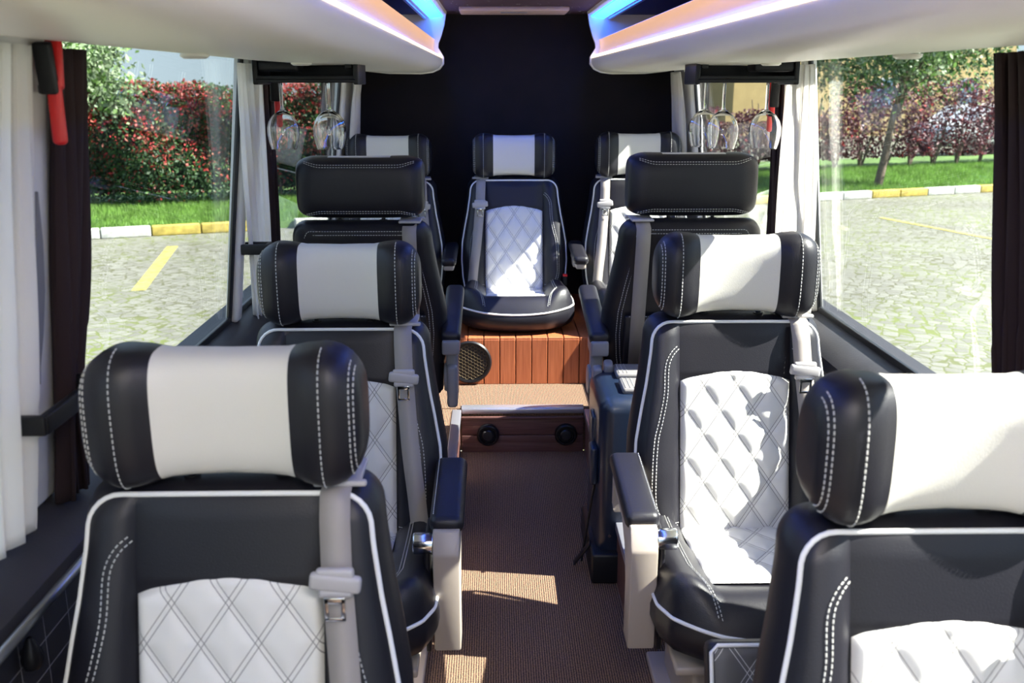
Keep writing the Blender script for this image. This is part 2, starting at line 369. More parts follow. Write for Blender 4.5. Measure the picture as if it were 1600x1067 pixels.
def build_seat(name_label, group, x, y, z, base, rz=0, belt=1, arms=(), detail=1, legrest=False, back=False, place='pedestal', armz=.17):
    root = empty('coach_seat', (x, y, base), rz); tag(root, name_label, 'seat', group)
    zo = z-base
    def T(p): return (p[0], p[1], p[2]+zo)
    mir = 1
    # ---- backrest shell
    ni = 14; no = 9; nt = 44
    ts = [0]+[H*(i/nt)**1 for i in range(1, nt-5)]
    tail = [H-.045+.045*math.sin(a) for a in np.linspace(0, PI/2, 10)]
    ts = [t for t in ts if t < H-.046]+tail
    def row(t):
        W = wid(t); return [-W+(W-.14)*k/no for k in range(no)]+[-.14+.28*k/ni for k in range(ni+1)]+[.14+(W-.14)*(k+1)/no for k in range(no)]
    V = []; F = []; nc = len(row(0))
    for t in ts: V += [T(bp(q, t)) for q in row(t)]
    nr = len(ts)
    for i in range(nr-1):
        for j in range(nc-1): F.append((i*nc+j, i*nc+j+1, (i+1)*nc+j+1, (i+1)*nc+j))
    # rim loop, swept backwards in rings
    rim = [i*nc for i in range(nr)]+[(nr-1)*nc+j for j in range(1, nc-1)]+[i*nc+nc-1 for i in range(nr-1, -1, -1)]+[j for j in range(nc-2, 0, -1)]
    base_rim = [V[i] for i in rim]; prev = rim; cz = .25+zo
    for (dy, grow) in ((.02, .010), (.05, .016), (.08, .012), (.10, .0), (.112, -.03)):
        cur = []
        for p in base_rim:
            sx = math.copysign(min(1, abs(p[0])/.12), p[0]); szz = (p[2]-cz)/.26
            low = -.10 if p[2] < zo+.01 else 0
            cur.append(len(V)); V.append((p[0]+sx*grow, p[1]+dy, p[2]+szz*grow*.7+low*(dy/.112)))
        n_ = len(prev)
        for i in range(n_): F.append((prev[i], prev[(i+1) % n_], cur[(i+1) % n_], cur[i]))
        prev = cur
    # close the back with columns across
    L = prev[:nr]; Rr = prev[nr+nc-2:nr+nc-2+nr][::-1]
    for i in range(nr-1):
        a, b, c, d = L[i], L[i+1], Rr[i+1], Rr[i]; 
        if i < nr-1: F.append((a, d, c, b))
    F.append(tuple(prev[nr-1:nr+nc-1])); F.append(tuple([prev[0]]+prev[nr+nc-2+nr:][::-1]+[prev[nr+nc-2+nr-1]]))
    mb = MB(); mb.raw(V, F); br = mb.build('backrest', M['leather'], root)
    # quilted insert
    nx = 56; nz = 80; V = []; F = []; UV = []
    for j in range(nz+1):
        for i in range(nx+1):
            xx = -.138+.276*i/nx; arch = .398-.030*(xx/.138)**2; t = .004+(arch-.004)*j/nz
            u = xx/.085; v = t/.12
            d = min(abs((u+v+.5) % 1-.5), abs((u-v+.5) % 1-.5))/14.4
            ed = min(.138-abs(xx), arch-t, .02)
            puff = .0055*(1-math.exp(-(max(0, d-.003)/.010)**1.2)) + .002
            puff *= min(1, (ed/.012))**.5 if ed > 0 else 0
            p = bp(xx, min(t, .379), 0); V.append(T((xx, RC*t-.004*math.sqrt(max(0, 1-(xx/.141)**2))-puff-(.008 if t > .36 else .008*t/.36)*min(1, max(0, ed)/.006)-.001, t))); UV.append((xx, t))
    for j in range(nz):
        for i in range(nx): a = j*(nx+1)+i; F.append((a, a+1, a+nx+2, a+nx+1))
    o = mesh('quilted_insert', V, F, M['quilt'], root, uv=UV); tag(o, 'white diamond quilted insert')
    # piping
    pts = [bp(-wid(t), t, .002) for t in ts]+[bp(q, H, .002) for q in row(H)[1:-1]]+[bp(wid(t), t, .002) for t in ts[::-1]]
    mb = MB(); mb.tube([T(p) for p in resample(pts, .012)], .0042, 8); tag(mb.build('piping', M['pipe'], root), 'thin white piping')
    # stitched curves
    base_c = [(.143, .448), (.158, .436), (.171, .407), (.175, .342), (.188, .28), (.200, .231), (.206, .15), (.204, .073), (.18, .038), (.143, .024)]
    for sg in (-1, 1):
        mb = MB()
        for off in (0, .009):
            pp = cr_spline(base_c, 6); Q = []
            for i, q in enumerate(pp):
                t2 = pp[min(i+1, len(pp)-1)]-pp[max(i-1, 0)]; nn = np.array([-t2[1], t2[0]]); nn = nn/np.linalg.norm(nn)
                qq = q+nn*off*(1 if True else 0); Q.append(T(bp(sg*max(.143, qq[0]), min(.46, max(.02, qq[1])), .0012)))
            dashes(mb, Q)
        mb.build('stitching', M['stitch'], root)
    # back of shell: seam lines
    yb = .114; mb = MB()
    for off in (.018, .030):
        Q = []
        for t in [k for k in ts if k > -1]: Q.append((-(wid(t)-.03+.0-off+.018), RC*t+yb-.002, t-.004))
        Q += [(q*.86, RC*H+yb-.002, H-off+.006) for q in np.linspace(-wid(H), wid(H), 20)]
        Q += [((wid(t)-.03-off+.018), RC*t+yb-.002, t-.004) for t in ts[::-1]]
        if back: dashes(mb, [T((p[0], p[1], p[2] if p[2] < H-off else H-off)) for p in Q])
    if back: mb.build('back_stitching', M['stitch'], root)
    if back:      # seat-back map pocket
        mb = MB(); mb.box(T((0, RC*.12+.122, .11)), (.40, .016, .20), .008, rot=(-math.atan(RC), 0, 0)); pk = mb.build('back_pocket', M['leather'], root)
        mb = MB(); 
        for zz in (.205, .012): dashes(mb, [T((q, RC*zz+.133, zz)) for q in np.linspace(-.19, .19, 10)])
        mb.build('pocket_stitching', M['stitch'], pk)
    # ---- headrest
    hy = RC*H+.045; hz = H+.012
    xs = sorted(set([round(s_*v, 4) for v in (0, .03, .06, .085, .099, .101, .115, .13, .143, .155, .165, .175, .183, .190, .196, .200, .2025) for s_ in (-1, 1)]))
    nth = 40; V = []; F = []; MI = []
    def hsec(xx, th, off=0):
        ax = abs(xx); wing = np.interp(ax, [0, .06, .10, .125, .16, .2], [0, .004, .016, .034, .040, .034])
        hh = np.interp(ax, [0, .09, .115, .15, .18, .2], [.094, .096, .103, .107, .106, .100]); dd = .052+wing*.5; cy = -wing*.5
        if back: hh = np.interp(ax, [0, .2], [.098, .098])
        if ax > .14: k = math.sqrt(max(0, 1-((ax-.14)/.0626)**2)); hh = hh-(.052 if not back else .03)*(1-k); dd = dd-.030*(1-k)
        c, s_ = math.cos(th), math.sin(th); e_ = .62
        return (xx, hy+cy+(dd+off)*math.copysign(abs(c)**e_, c), hz+.104+(hh+off)*math.copysign(abs(s_)**e_, s_))
    for xx in xs:
        for k in range(nth): V.append(T(hsec(xx, 2*PI*k/nth)))
    for i in range(len(xs)-1):
        for k in range(nth):
            F.append((i*nth+k, i*nth+(k+1) % nth, (i+1)*nth+(k+1) % nth, (i+1)*nth+k))
            th = 2*PI*(k+.5)/nth; ce = abs((xs[i]+xs[i+1])/2) < .1
            MI.append(1 if ce and PI*.42 < th < PI*1.62 else 0)
    F += [tuple(range(nth))[::-1], tuple(range((len(xs)-1)*nth, len(xs)*nth))]; MI += [0, 0]
    hr = mesh('headrest', V, F, [M['leather'], M['white']], root, mi=MI); tag(hr, 'dark winged headrest with white centre')
    for sg in (-1, 1):
        mb = MB()
        for xx in (.146, .187, .193): dashes(mb, [T(hsec(sg*xx, a, .0012)) for a in np.linspace(PI*.55, PI*1.45, 30)])
        mb.build('headrest_stitching', M['stitch'], hr)
    if back:
        mb = MB()
        for th in (.17, .205, -.205, -.245):
            dashes(mb, [T(hsec(q, (th+.12*max(0, (abs(q)-.12)/.06)**2*(1 if th > 0 else -1))*PI, .0018)) for q in np.linspace(-.175, .175, 40)])
        mb.build('headrest_stitching', M['stitch'], hr)
    for sx in (-.07, .07):
        mb = MB(); mb.cyl(T((sx, RC*H+.05, H-.03)), T((sx, RC*H+.048, H+.03)), .006, n=12); mb.cyl(T((sx, RC*H+.05, H-.002)), T((sx, RC*H+.05, H+.012)), .013, n=16)
        mb.build('headrest_post', M['black'], root)
    # ---- cushion
    D = .49
    def cw(v): return np.interp(v, [0, .15, .6, .85, 1], [.236, .25, .262, .258, .235])
    def cpt(u, v):
        W = cw(v); xx = u*W; ax = abs(xx); fy = D*v+.035*v*(1-u*u) - (.10*max(0, v-.75)/.25*max(0, abs(u)-.55)**1.5)
        zz = 0
        if ax > .14: s_ = (ax-.14)/(W-.14); zz = .054*math.sin(PI*(.05+.80*s_))*(1-.25*v)
        else: zz = -.004
        if v > .72 and ax <= .14: zz += .012*math.sin(PI*min(1, (v-.72)/.26))
        zz += .062*v**1.5
        rim = -.015+.02*u*u+.004*v
        e1 = max(0, (v-.84)/.16)**2.2; e2 = max(0, (abs(u)-.86)/.14)**2.2; k = min(1, max(e1, e2)); zz = zz*(1-k)+rim*k
        return (xx, -fy+.03, zz)
    us = sorted(set([-1, 1]+list(np.round(np.linspace(-1, 1, 41), 4)))); vs = list(np.linspace(0, 1, 36))
    V = []; F = []
    for v in vs: V += [T(cpt(u, v)) for u in us]
    nu = len(us)
    for j in range(len(vs)-1):
        for i in range(nu-1): F.append((j*nu+i, (j+1)*nu+i, (j+1)*nu+i+1, j*nu+i+1))
    rim = [j*nu for j in range(len(vs))]+[(len(vs)-1)*nu+i for i in range(1, nu-1)]+[j*nu+nu-1 for j in range(len(vs)-1, -1, -1)]+[i for i in range(nu-2, 0, -1)]
    prev = rim; br_ = [V[i] for i in rim]
    for (dz, inn) in ((-.012, -.006), (-.04, -.006), (-.07, .008), (-.092, .05)):
        cur = []
        for p in br_:
            q = Vector((p[0], p[1]+.24, 0)); l = q.length; q = q*((l-inn)/l); cur.append(len(V)); V.append((q.x, q.y-.24, p[2]*.5+(zo-.005)*.5+dz*1.0-.002))
        n_ = len(prev)
        for i in range(n_): F.append((prev[i], prev[(i+1) % n_], cur[(i+1) % n_], cur[i]))
        prev = cur
    F.append(tuple(prev)); mb = MB(); mb.raw(V, F); mb.build('cushion', M['leather'], root)
    rp = [T((p[0], p[1]-.003, p[2])) for p in [cpt(-1, v) for v in vs[6:]]+[cpt(u, 1) for u in us[1:-1]]+[cpt(1, v) for v in vs[6:][::-1]]]
    mb = MB(); mb.tube(resample(rp, .012), .0042, 8); tag(mb.build('cushion_piping', M['pipe'], root), 'thin white piping')
    V = []; F = []; UV = []
    for j in range(61):
        for i in range(51):
            xx = -.137+.274*i/50; yy = .36*j/60
            d = min(abs((xx/.085+yy/.12+.5) % 1-.5), abs((xx/.085-yy/.12+.5) % 1-.5))/14.4
            ed = min(.137-abs(xx), yy, .36-yy); p = .0055*(1-math.exp(-(max(0, d-.003)/.010)**1.2))
            V.append(T((xx, .02-yy, .001+.062*(yy/.51)**1.5+(p+.004)*min(1, max(0, ed)/.012)**.5))); UV.append((xx, yy))
    for j in range(60):
        for i in range(50): a = j*51+i; F.append((a, a+51, a+52, a+1))
    o = mesh('cushion_insert', V, F, M['quilt'], root, uv=UV); tag(o, 'white diamond quilted insert')
    for sg in (-1, 1):
        mb = MB()
        for off in (0, .008):
            Q = []
            for v in np.linspace(.1, .97, 30):
                W = cw(v); xx = sg*(.185-off - .04*max(0, v-.7)/.27); c_ = cpt(xx/W, v); Q.append(T((c_[0], c_[1], c_[2]+.001)))
            dashes(mb, Q)
        mb.build('cushion_stitching', M['stitch'], root)
    # ---- support
    if place == 'pedestal':
        mb = MB(); hgt = zo-.125
        mb.box((0, -.20, hgt/2+.0), (.34, .34, hgt), .012); mb.box((0, -.20, .012), (.42, .42, .024), .006); mb.box((0, -.21, hgt-.005), (.44, .42, .02), .006)
        tag(mb.build('pedestal', M['beige'], root), 'beige seat pedestal')
    # ---- belt
    bx_ = belt
    if bx_:
        tp = H+.002
        path = [(.158, tp+.0), (.160, .47), (.163, .41), (.170, .33), (.180, .22), (.193, .12), (.203, .03), (.212, -.0)]
        sp_ = cr_spline(path, 5); V = []; F = []
        for (xx, t) in sp_:
            yy = RC*t + min(face(xx-.022, min(t, H)), face(xx+.022, min(t, H)), face(xx, min(t, H)))*1.0-.010 if t < H else RC*t-.012
            V += [T((bx_*(xx-.0225), yy, t)), T((bx_*(xx+.0225), yy, t))]
        # over the top and down the back
        for (yy, t) in ((.03, tp+.006), (.08, tp+.005), (.128, tp-.015), (.137, H-.06), (.137, H-.25), (.137, H-.50)):
            V = [T((bx_*(.158-.0225), RC*t+yy, t)), T((bx_*(.158+.0225), RC*t+yy, t))]+V
        m_ = len(V)//2
        for i in range(m_-1): F.append((2*i, 2*i+1, 2*i+3, 2*i+2))
        o = mesh('seat_belt', V, F, M['belt'], root); md = o.modifiers.new('s', 'SOLIDIFY'); md.thickness = .0022; tag(o, 'taupe seat belt webbing')
        mb = MB(); mb.box(T((bx_*.158, RC*H+.06, H+.010)), (.070, .09, .008), .003); mb.box(T((bx_*.162, RC*H+.012, H+.010)), (.080, .012, .010), .004)
        g_ = mb.build('belt_guide', M['beltplastic'], root)
        t = .405; yy = RC*t-.050
        mb = MB(); mb.box(T((bx_*.163, yy, t)), (.075, .016, .026), .006, rot=(0, bx_*.12, 0)); mb.box(T((bx_*.163, yy+.002, t+.012)), (.055, .014, .02), .005); mb.box(T((bx_*.163, yy, t-.016)), (.05, .013, .014), .005)
        tg = mb.build('belt_latch', M['beltplastic'], root)
        mb = MB(); c0 = (bx_*.163, yy-.012, t-.036)
        for dx, dz, sx, sz in ((-.012, 0, .006, .036), (.012, 0, .006, .036), (0, -.016, .030, .006), (0, .014, .030, .010)):
            mb.box(T((c0[0]+dx, c0[1], c0[2]+dz)), (sx, .003, sz), .001)
        mb.build('latch_tongue', M['chrome'], tg)
    # buckle at the hip
    if belt and detail:
        mb = MB(); mb.box(T((-belt*.245, -.02, .045)), (.024, .03, .05), .006); b_ = mb.build('buckle', M['black'], root)
        mb = MB(); mb.box(T((-belt*.245, -.022, .073)), (.022, .026, .010), .003); tag(mb.build('release_button', M['red'], b_), 'red release button')
    # ---- armrests
    for sg in arms:
        style = 'rear' if back else ('bench' if place == 'bench' else 'front')
        ax = sg*(.282 if style != 'bench' else .295)
        if style == 'front':
            y0, y1, za = -.30, .02, armz
            V = []; F = []
            L_ = resample(cr_spline([(y0, za-.02), (y0+.06, za), (y1-.08, za+.02), (y1, za+.03)], 6), .02)
            mb = MB()
            mb.box(T((ax, (y0+y1)/2, za+.005)), (.078, y1-y0, .042), .018, rot=(.08, 0, 0), seg=4)
            ar = mb.build('armrest_pad', M['leather'], root)
            mb = MB(); dashes(mb, [T((ax-sg*.030, q, za+.028+.08*(q-(y0+y1)/2))) for q in np.linspace(y0+.02, y1-.02, 8)], r=.0009); mb.build('pad_stitching', M['stitch'], ar)
            mb = MB()
            prof = [(y0-.01, za-.01), (y0+.02, za-.012), (y1-.01, za+.002), (y1-.01, za-.10), (y1-.05, za-.11), (y1-.03, za-.03), (y0+.12, za-.045), (y0+.06, za-.09), (y0+.03, za-.16), (y0+.045, za-.30), (y0-.03, za-.30), (y0-.035, za-.06)]
            V = [T((ax+dx, a, b)) for dx in (-.03, .03) for a, b in prof]; n_ = len(prof)
            F = [tuple(range(n_)), tuple(range(n_, 2*n_))[::-1]]+[(i, (i+1) % n_, n_+(i+1) % n_, n_+i) for i in range(n_)]
            mb.raw(V, F); bmesh.ops.bevel(mb.bm, geom=mb.bm.edges[:], offset=.005, segments=2, profile=.5, affect='EDGES')
            tag(mb.build('armrest_frame', M['beige'], root), 'beige armrest frame and post')
            mb = MB(); mb.cyl(T((ax+sg*-.075, y0+.0, za-.045)), T((ax-sg*.028, y0, za-.045)), .024, n=28, bev=.004)
            tag(mb.build('armrest_pivot', M['chrome'], root), 'shiny armrest pivot')
            mb = MB(); mb.box(T((ax-sg*.045, y0+.06, za-.18)), (.012, .13, .28), .005); mb.build('side_cover', M['leather'], root)
        elif style == 'rear':
            mb = MB(); mb.box(T((ax, -.02, armz)), (.066, .46, .045), .018, rot=(-.16, 0, 0), seg=4); mb.build('armrest_pad', M['leather'], root)
            mb = MB(); mb.box(T((ax, .16, armz-.065)), (.058, .12, .05), .008); mb.box(T((ax+.0, .10, armz-.16)), (.04, .06, .20), .008)
            mb.build('armrest_frame', M['greyplastic'], root)
            mb = MB(); mb.cyl(T((ax-.02, .10, armz-.20)), T((ax+.028, .10, armz-.20)), .05, n=32, bev=.006); mb.box(T((ax, .12, armz-.22)), (.036, .08, .15), .012); mb.build('recline_knob', M['greyplastic'], root)
        else:
            mb = MB(); mb.box(T((ax, -.04, armz+.02)), (.068, .38, .040), .018, rot=(.05, 0, 0), seg=4); mb.build('armrest_pad', M['leather'], root)
            mb = MB(); mb.box(T((ax, -.06, armz-.012)), (.046, .32, .032), .008); mb.box(T((ax, .10, armz-.03)), (.03, .10, .08), .008); mb.build('armrest_frame', M['beige'], root)
    if legrest:
        cx0, cy0, cz0, ti = -.005, -.655, -.035, -.35
        mb = MB(); mb.box(T((cx0, cy0, cz0)), (.41, .05, .23), .016, rot=(ti, 0, 0)); lr = mb.build('leg_rest', M['leather'], root)
        from mathutils import Euler
        RM = Euler((ti, 0, 0)).to_matrix()
        def LP(a, f, b): v = RM @ Vector((a, f, b)); return T((cx0+v.x, cy0+v.y, cz0+v.z))
        V = []; UV = []; F = []
        for j in range(31):
            for i in range(51):
                a_ = -.192+.384*i/50; b_ = -.105+.21*j/30
                d = min(abs((a_/.085+b_/.12+.5) % 1-.5), abs((a_/.085-b_/.12+.5) % 1-.5))/14.4; ed = min(.192-abs(a_), .105-abs(b_)); p = .004*(1-math.exp(-(max(0, d-.003)/.010)**1.2))
                V.append(LP(a_, -.0245-(p+.003)*min(1, max(0, ed)/.012)**.5, b_)); UV.append((a_, b_))
        for j in range(30):
            for i in range(50): k = j*51+i; F.append((k, k+1, k+52, k+51))
        o = mesh('leg_rest_insert', V, F, M['greyquilt'], lr, uv=UV); tag(o, 'grey quilted leg rest face')
        mb = MB(); mb.tube([LP(a_, -.024, b_) for a_, b_ in ((-.198, -.11), (-.198, .098), (-.186, .110), (.186, .110), (.198, .098), (.198, -.11))], .004); mb.build('leg_rest_piping', M['pipe'], lr)
        for sx in (-.12, .12):
            mb = MB(); mb.tube([T((sx, -.30, -.13)), T((sx, -.50, -.14)), T((sx, -.63, -.06))], .010, 10); mb.build('leg_rest_arm', M['greyplastic'], root)
    return root

G1 = 'forward-facing single seats beside the windows'; G2 = 'rear-facing seats seen from behind'; G3 = 'row of three seats against the rear wall'
build_seat('dark leather coach seat nearest the camera on the left, white quilted insert', G1, -.506, 1.21, .368, 0, belt=1, arms=(1,))
build_seat('dark leather coach seat nearest the camera on the right, cut by the frame', G1, .525, 1.10, .352, 0, belt=1, arms=(-1,))
build_seat('dark leather coach seat second from the front on the left, belt on aisle side', G1, -.503, 2.26, .352, 0, belt=1, arms=(1,))
build_seat('sunlit dark leather coach seat second from the front on the right, white quilted insert', G1, .494, 2.22, .378, 0, belt=1, arms=(-1,), legrest=True)
build_seat('rear-facing dark coach seat on the left, its plain back towards the camera', G2, -.540, 3.28, .52, .187, rz=PI, belt=-1, arms=(-1,), back=True)
build_seat('rear-facing dark coach seat on the right, beside the blue case', G2, .510, 3.20, .535, .187, rz=PI, belt=1, arms=(1,), back=True)
build_seat('left seat of the rear row of three, partly hidden behind a rear-facing seat', G3, -.615, 4.52, .505, .40, belt=1, arms=(1,), place='bench')
build_seat('centre seat of the rear row, facing the aisle, fully visible', G3, -.017, 4.57, .505, .40, belt=-1, arms=(), place='bench')
build_seat('right seat of the rear row of three, belt hanging on its left side', G3, .575, 4.50, .515, .40, belt=-1, arms=(-1,), place='bench')

# ------------------------------------------------------------ the vehicle's shell
YF = -.9; YR = 4.98
mb = MB(); mb.box((0, (YF+3.725)/2, -.02), (1.90, 3.725-YF, .04)); struct(mb.build('floor', M['carpet'], None, False), 'ribbed brown carpet of the aisle')
# raised side plinths and rear platform
mb = MB(); mb.box((0, (3.73+YR)/2, .187/2), (1.86, YR-3.73, .187), .003); struct(mb.build('floor_rear', M['carpet'], None, False), 'raised carpeted platform before the rear seats')
for sg, nm in ((-1, 'left'), (1, 'right')):
    mb = MB(); mb.box((sg*.595, (2.32+3.725)/2, .0925), (.65, 3.725-2.32, .185), .003); struct(mb.build('floor_'+nm, M['carpet'], None, False), 'raised carpeted plinth on the '+nm)
    mb = MB(); mb.box((sg*.262, (2.32+3.725)/2, .088), (.012, 3.725-2.32, .176), .002); struct(mb.build('trim_%d' % (1 if sg < 0 else 2), M['darkwood'], None, False), 'dark wood side of the %s plinth' % nm)
    mb = MB(); mb.box((sg*.268, (2.32+3.70)/2, .187), (.036, 3.70-2.32, .008), .003); mb.box((sg*.2525, (2.32+3.70)/2, .178), (.005, 3.70-2.32, .024), .002)
    struct(mb.build('trim_%d' % (3 if sg < 0 else 4), M['alu']), 'metal edge along the %s plinth' % nm)
mb = MB(); mb.box((0, 3.718, .11), (.50, .008, .07), .002); mb.box((0, 3.716, .055), (.50, .008, .034), .002); mb.box((0, 3.717, .02), (.50, .010, .042), .002); mb.box((0, 3.71, .150), (.50, .014, .012), .003)
struct(mb.build('trim_5', M['darkwood']), 'dark plank riser of the aisle step')
mb = MB(); mb.box((0, 3.722, .178), (.50, .022, .022), .004); mb.box((0, 3.735, .189), (.50, .04, .006), .002); struct(mb.build('trim_6', M['alu']), 'metal nosing of the aisle step')
for sx in (-.142, .178):
    mb = MB(); mb.lathe([(0, .0), (.046, 0), (.046, .014), (.040, .022), (.034, .022), (.032, .012), (0, .012)], 36)
    o = mb.build('air_vent', M['black']); o.location = (sx, 3.713, .078); o.rotation_euler = (PI/2, 0, 0)
    mb = MB(); mb.lathe([(0, .013), (.024, .013), (.026, .017), (.02, .024), (0, .026)], 32); mb.build('vent_cap', M['rubber'], o)
    tag(o, 'round black air vent on the step riser, %s of two' % ('left' if sx < 0 else 'right'), 'vent', 'round vents in the step')
# bench front
bench = empty('rear_bench', (0, 4.5, .187)); tag(bench, 'orange-brown planked wooden bench base under the rear row of seats', 'bench')
mb = MB(); x0 = -.86
while x0 < .84:
    mb.box((x0+.034, -.44, .102), (.0665, .022, .203), .002, seg=1); x0 += .07
mb.build('planked_front', M['wood'], bench, False)
mb = MB(); mb.box((0, .02, .095), (1.74, .86, .19)); mb.build('carcass', M['darkwood'], bench, False)
mb = MB()
x0 = -.86
while x0 < .84: mb.box((x0+.034, .0, .2005), (.0665, .90, .022), .002, seg=1); x0 += .07
mb.build('planked_top', M['wood'], bench, False)
sp = empty('loudspeaker', (-.222, 4.046, .292)); tag(sp, 'round loudspeaker with black honeycomb grille on the bench front', 'speaker'); sp.rotation_euler = (PI/2, 0, 0)
mb = MB(); mb.lathe([(.078, -.002), (.094, .0), (.096, .008), (.090, .016), (.080, .014), (.078, .004)], 48); mb.build('rim', M['black'], sp)
mb = MB(); mb.lathe([(0, .001), (.08, .001), (.08, .004), (0, .004)], 32); mb.build('cone', M['rubber'], sp)
mb = MB(); a = .0088
for i in range(-7, 8):
    for j in range(-7, 8):
        cx_ = a*1.5*i; cy_ = a*math.sqrt(3)*(j+.5*(i % 2))
        if math.hypot(cx_, cy_) < .074:
            P = [(cx_+a*math.cos(k*PI/3), cy_+a*math.sin(k*PI/3), .011) for k in range(6)]
            mb.tube(P, .0013, 4, closed=True)
mb.build('honeycomb_grille', mat('bronze grille', (.20, .15, .09), .4, .5), sp)

# side walls
def wx(z): return np.interp(z, [0, .78, 1.56, 1.80], [.93, .915, .815, .76])
for sg, nm in ((-1, 'left'), (1, 'right')):
    BAYS = [(-.25, 1.38), (1.57, 2.79), (2.84, 4.58)] if sg < 0 else [(-.25, 1.38), (1.54, 2.90), (2.93, 4.58)]
    pr = [(sg*.93, -.02), (sg*.915, .775), (sg*.985, .775), (sg*1.0, -.02)]
    struct(extrude_y('wall_'+nm, pr, YF, YR, M['darkpanel'], smooth=False), 'dark lower side wall on the '+nm)
    pr = [(sg*.805, 1.555), (sg*.76, 1.82), (sg*.86, 1.82), (sg*.875, 1.555)]
    struct(extrude_y('wall_'+nm+'_upper', pr, YF, YR, M['cream'], smooth=False), 'upper side wall behind the %s rack' % nm)
    # sill with sloping top
    pr = [(sg*.80, .70), (sg*.80, .735), (sg*.825, .755), (sg*.895, .785), (sg*.915, .78), (sg*.92, .68), (sg*.86, .66)]
    struct(extrude_y('trim_sill_'+nm, pr, YF, YR, M['darkpanel']), 'dark soft sill under the %s windows' % nm)
    mb = MB(); mb.box((sg*.905, 1.9, .42), (.03, 5.2, .40), .01); struct(mb.build('wall_'+nm+'_lining', M['quiltpanel']), 'black quilted lining of the lower %s wall' % nm)
    for k, (a, b) in enumerate(((YF, -.25), (1.38, BAYS[1][0]), (BAYS[1][1], BAYS[2][0]), (4.58, YR))):
        mb = MB(); V = []
        for yy in (a, b):
            for xx, zz in ((.875, .78), (.915, .78), (.83, 1.58), (.785, 1.58)): V.append((sg*xx, yy, zz))
        mb.raw(V, [(0, 1, 2, 3), (7, 6, 5, 4), (0, 4, 5, 1), (1, 5, 6, 2), (2, 6, 7, 3), (3, 7, 4, 0)])
        bmesh.ops.bevel(mb.bm, geom=mb.bm.edges[:], offset=.012, segments=3, profile=.5, affect='EDGES')
        o = struct(mb.build('wall_%s_pillar' % nm, M['pillar']), 'off white window pillar %d on the %s' % (k+1, nm))
        if k == 1:   # belt slot
            mb = MB(); 
            for i, (zz, ww) in enumerate(((.98, .008), (1.05, .02), (1.15, .028), (1.25, .02), (1.32, .006))): pass
            P = [(1.05, 0), (1.10, .010), (1.17, .016), (1.25, .012), (1.33, .0), (1.25, -.006), (1.17, -.008), (1.10, -.006), (1.02, 0)]
            V = []
            for dx in (0, .006):
                for zz, yy in P:
                    V.append((sg*(np.interp(zz, [.78, 1.58], [.875, .785])-.003+dx), 1.495+yy*1.2, zz-.02))
            n_ = len(P); mb.raw(V, [tuple(range(n_)), tuple(range(n_, 2*n_))[::-1]]+[(i, (i+1) % n_, n_+(i+1) % n_, n_+i) for i in range(n_)])
            mb.build('belt_slot', M['greyplastic'], o)
    for k, (a, b) in enumerate(BAYS):
        i = k+1+(3 if sg > 0 else 0)
        V = []
        for dx in (0, .004):
            for yy in (a-.01, b+.01):
                for zz in (.775, 1.585): V.append((sg*(np.interp(zz, [.775, 1.585], [.908, .812])+dx), yy, zz))
        mb = MB(); mb.raw(V, [(0, 1, 3, 2), (4, 6, 7, 5), (0, 2, 6, 4), (1, 5, 7, 3), (0, 4, 5, 1), (2, 3, 7, 6)])
        o = struct(mb.build('window_%d' % i, M['glazing'], None, False), 'clear side window pane %d from the front on the %s' % (k+1, nm))
        mb = MB()
        def sl(z): return sg*(np.interp(z, [.775, 1.585], [.908, .812])-.006)
        mb.box((sl(.79), (a+b)/2, .79), (.012, b-a, .022), .003)
        for yy in (a+.006, b-.006):
            mb.tube([(sl(.785), yy, .785), (sl(1.18), yy, 1.18), (sl(1.58), yy, 1.58)], .008, 8)
        mb.build('window_seal', M['rubber'], o)
# rear wall, ceiling
mb = MB(); mb.box((0, YR+.02, .95), (1.95, .04, 1.94)); struct(mb.build('wall_rear', M['rearwall'], None, False), 'dark aubergine fabric rear wall')
pr = [(-.50, 1.80), (.50, 1.80), (.90, 1.80), (.90, 1.85), (-.90, 1.85), (-.90, 1.80)]
struct(extrude_y('ceiling', [(-.9, 1.80), (.9, 1.80), (.9, 1.86), (-.9, 1.86)], YF, YR+.04, M['stars'], smooth=False), 'dark purple starlit ceiling lining')
o = None
mb = MB(); V = [(-.20, 4.42, 1.799), (.22, 4.42, 1.799), (.19, 4.62, 1.790), (-.17, 4.62, 1.790)]
cp = empty('ceiling_panel', (0, 4.5, 1.80)); tag(cp, 'shallow cream panel on the dark ceiling before the rear wall', 'panel')
mb = MB(); mb.box((-.02, .10, -.010), (.49, .26, .020), .006); mb.build('housing', M['ceiltrim'], cp)
mb = MB(); mb.box((-.02, .06, -.021), (.12, .02, .006), .002); mb.build('handle', M['greyplastic'], cp)

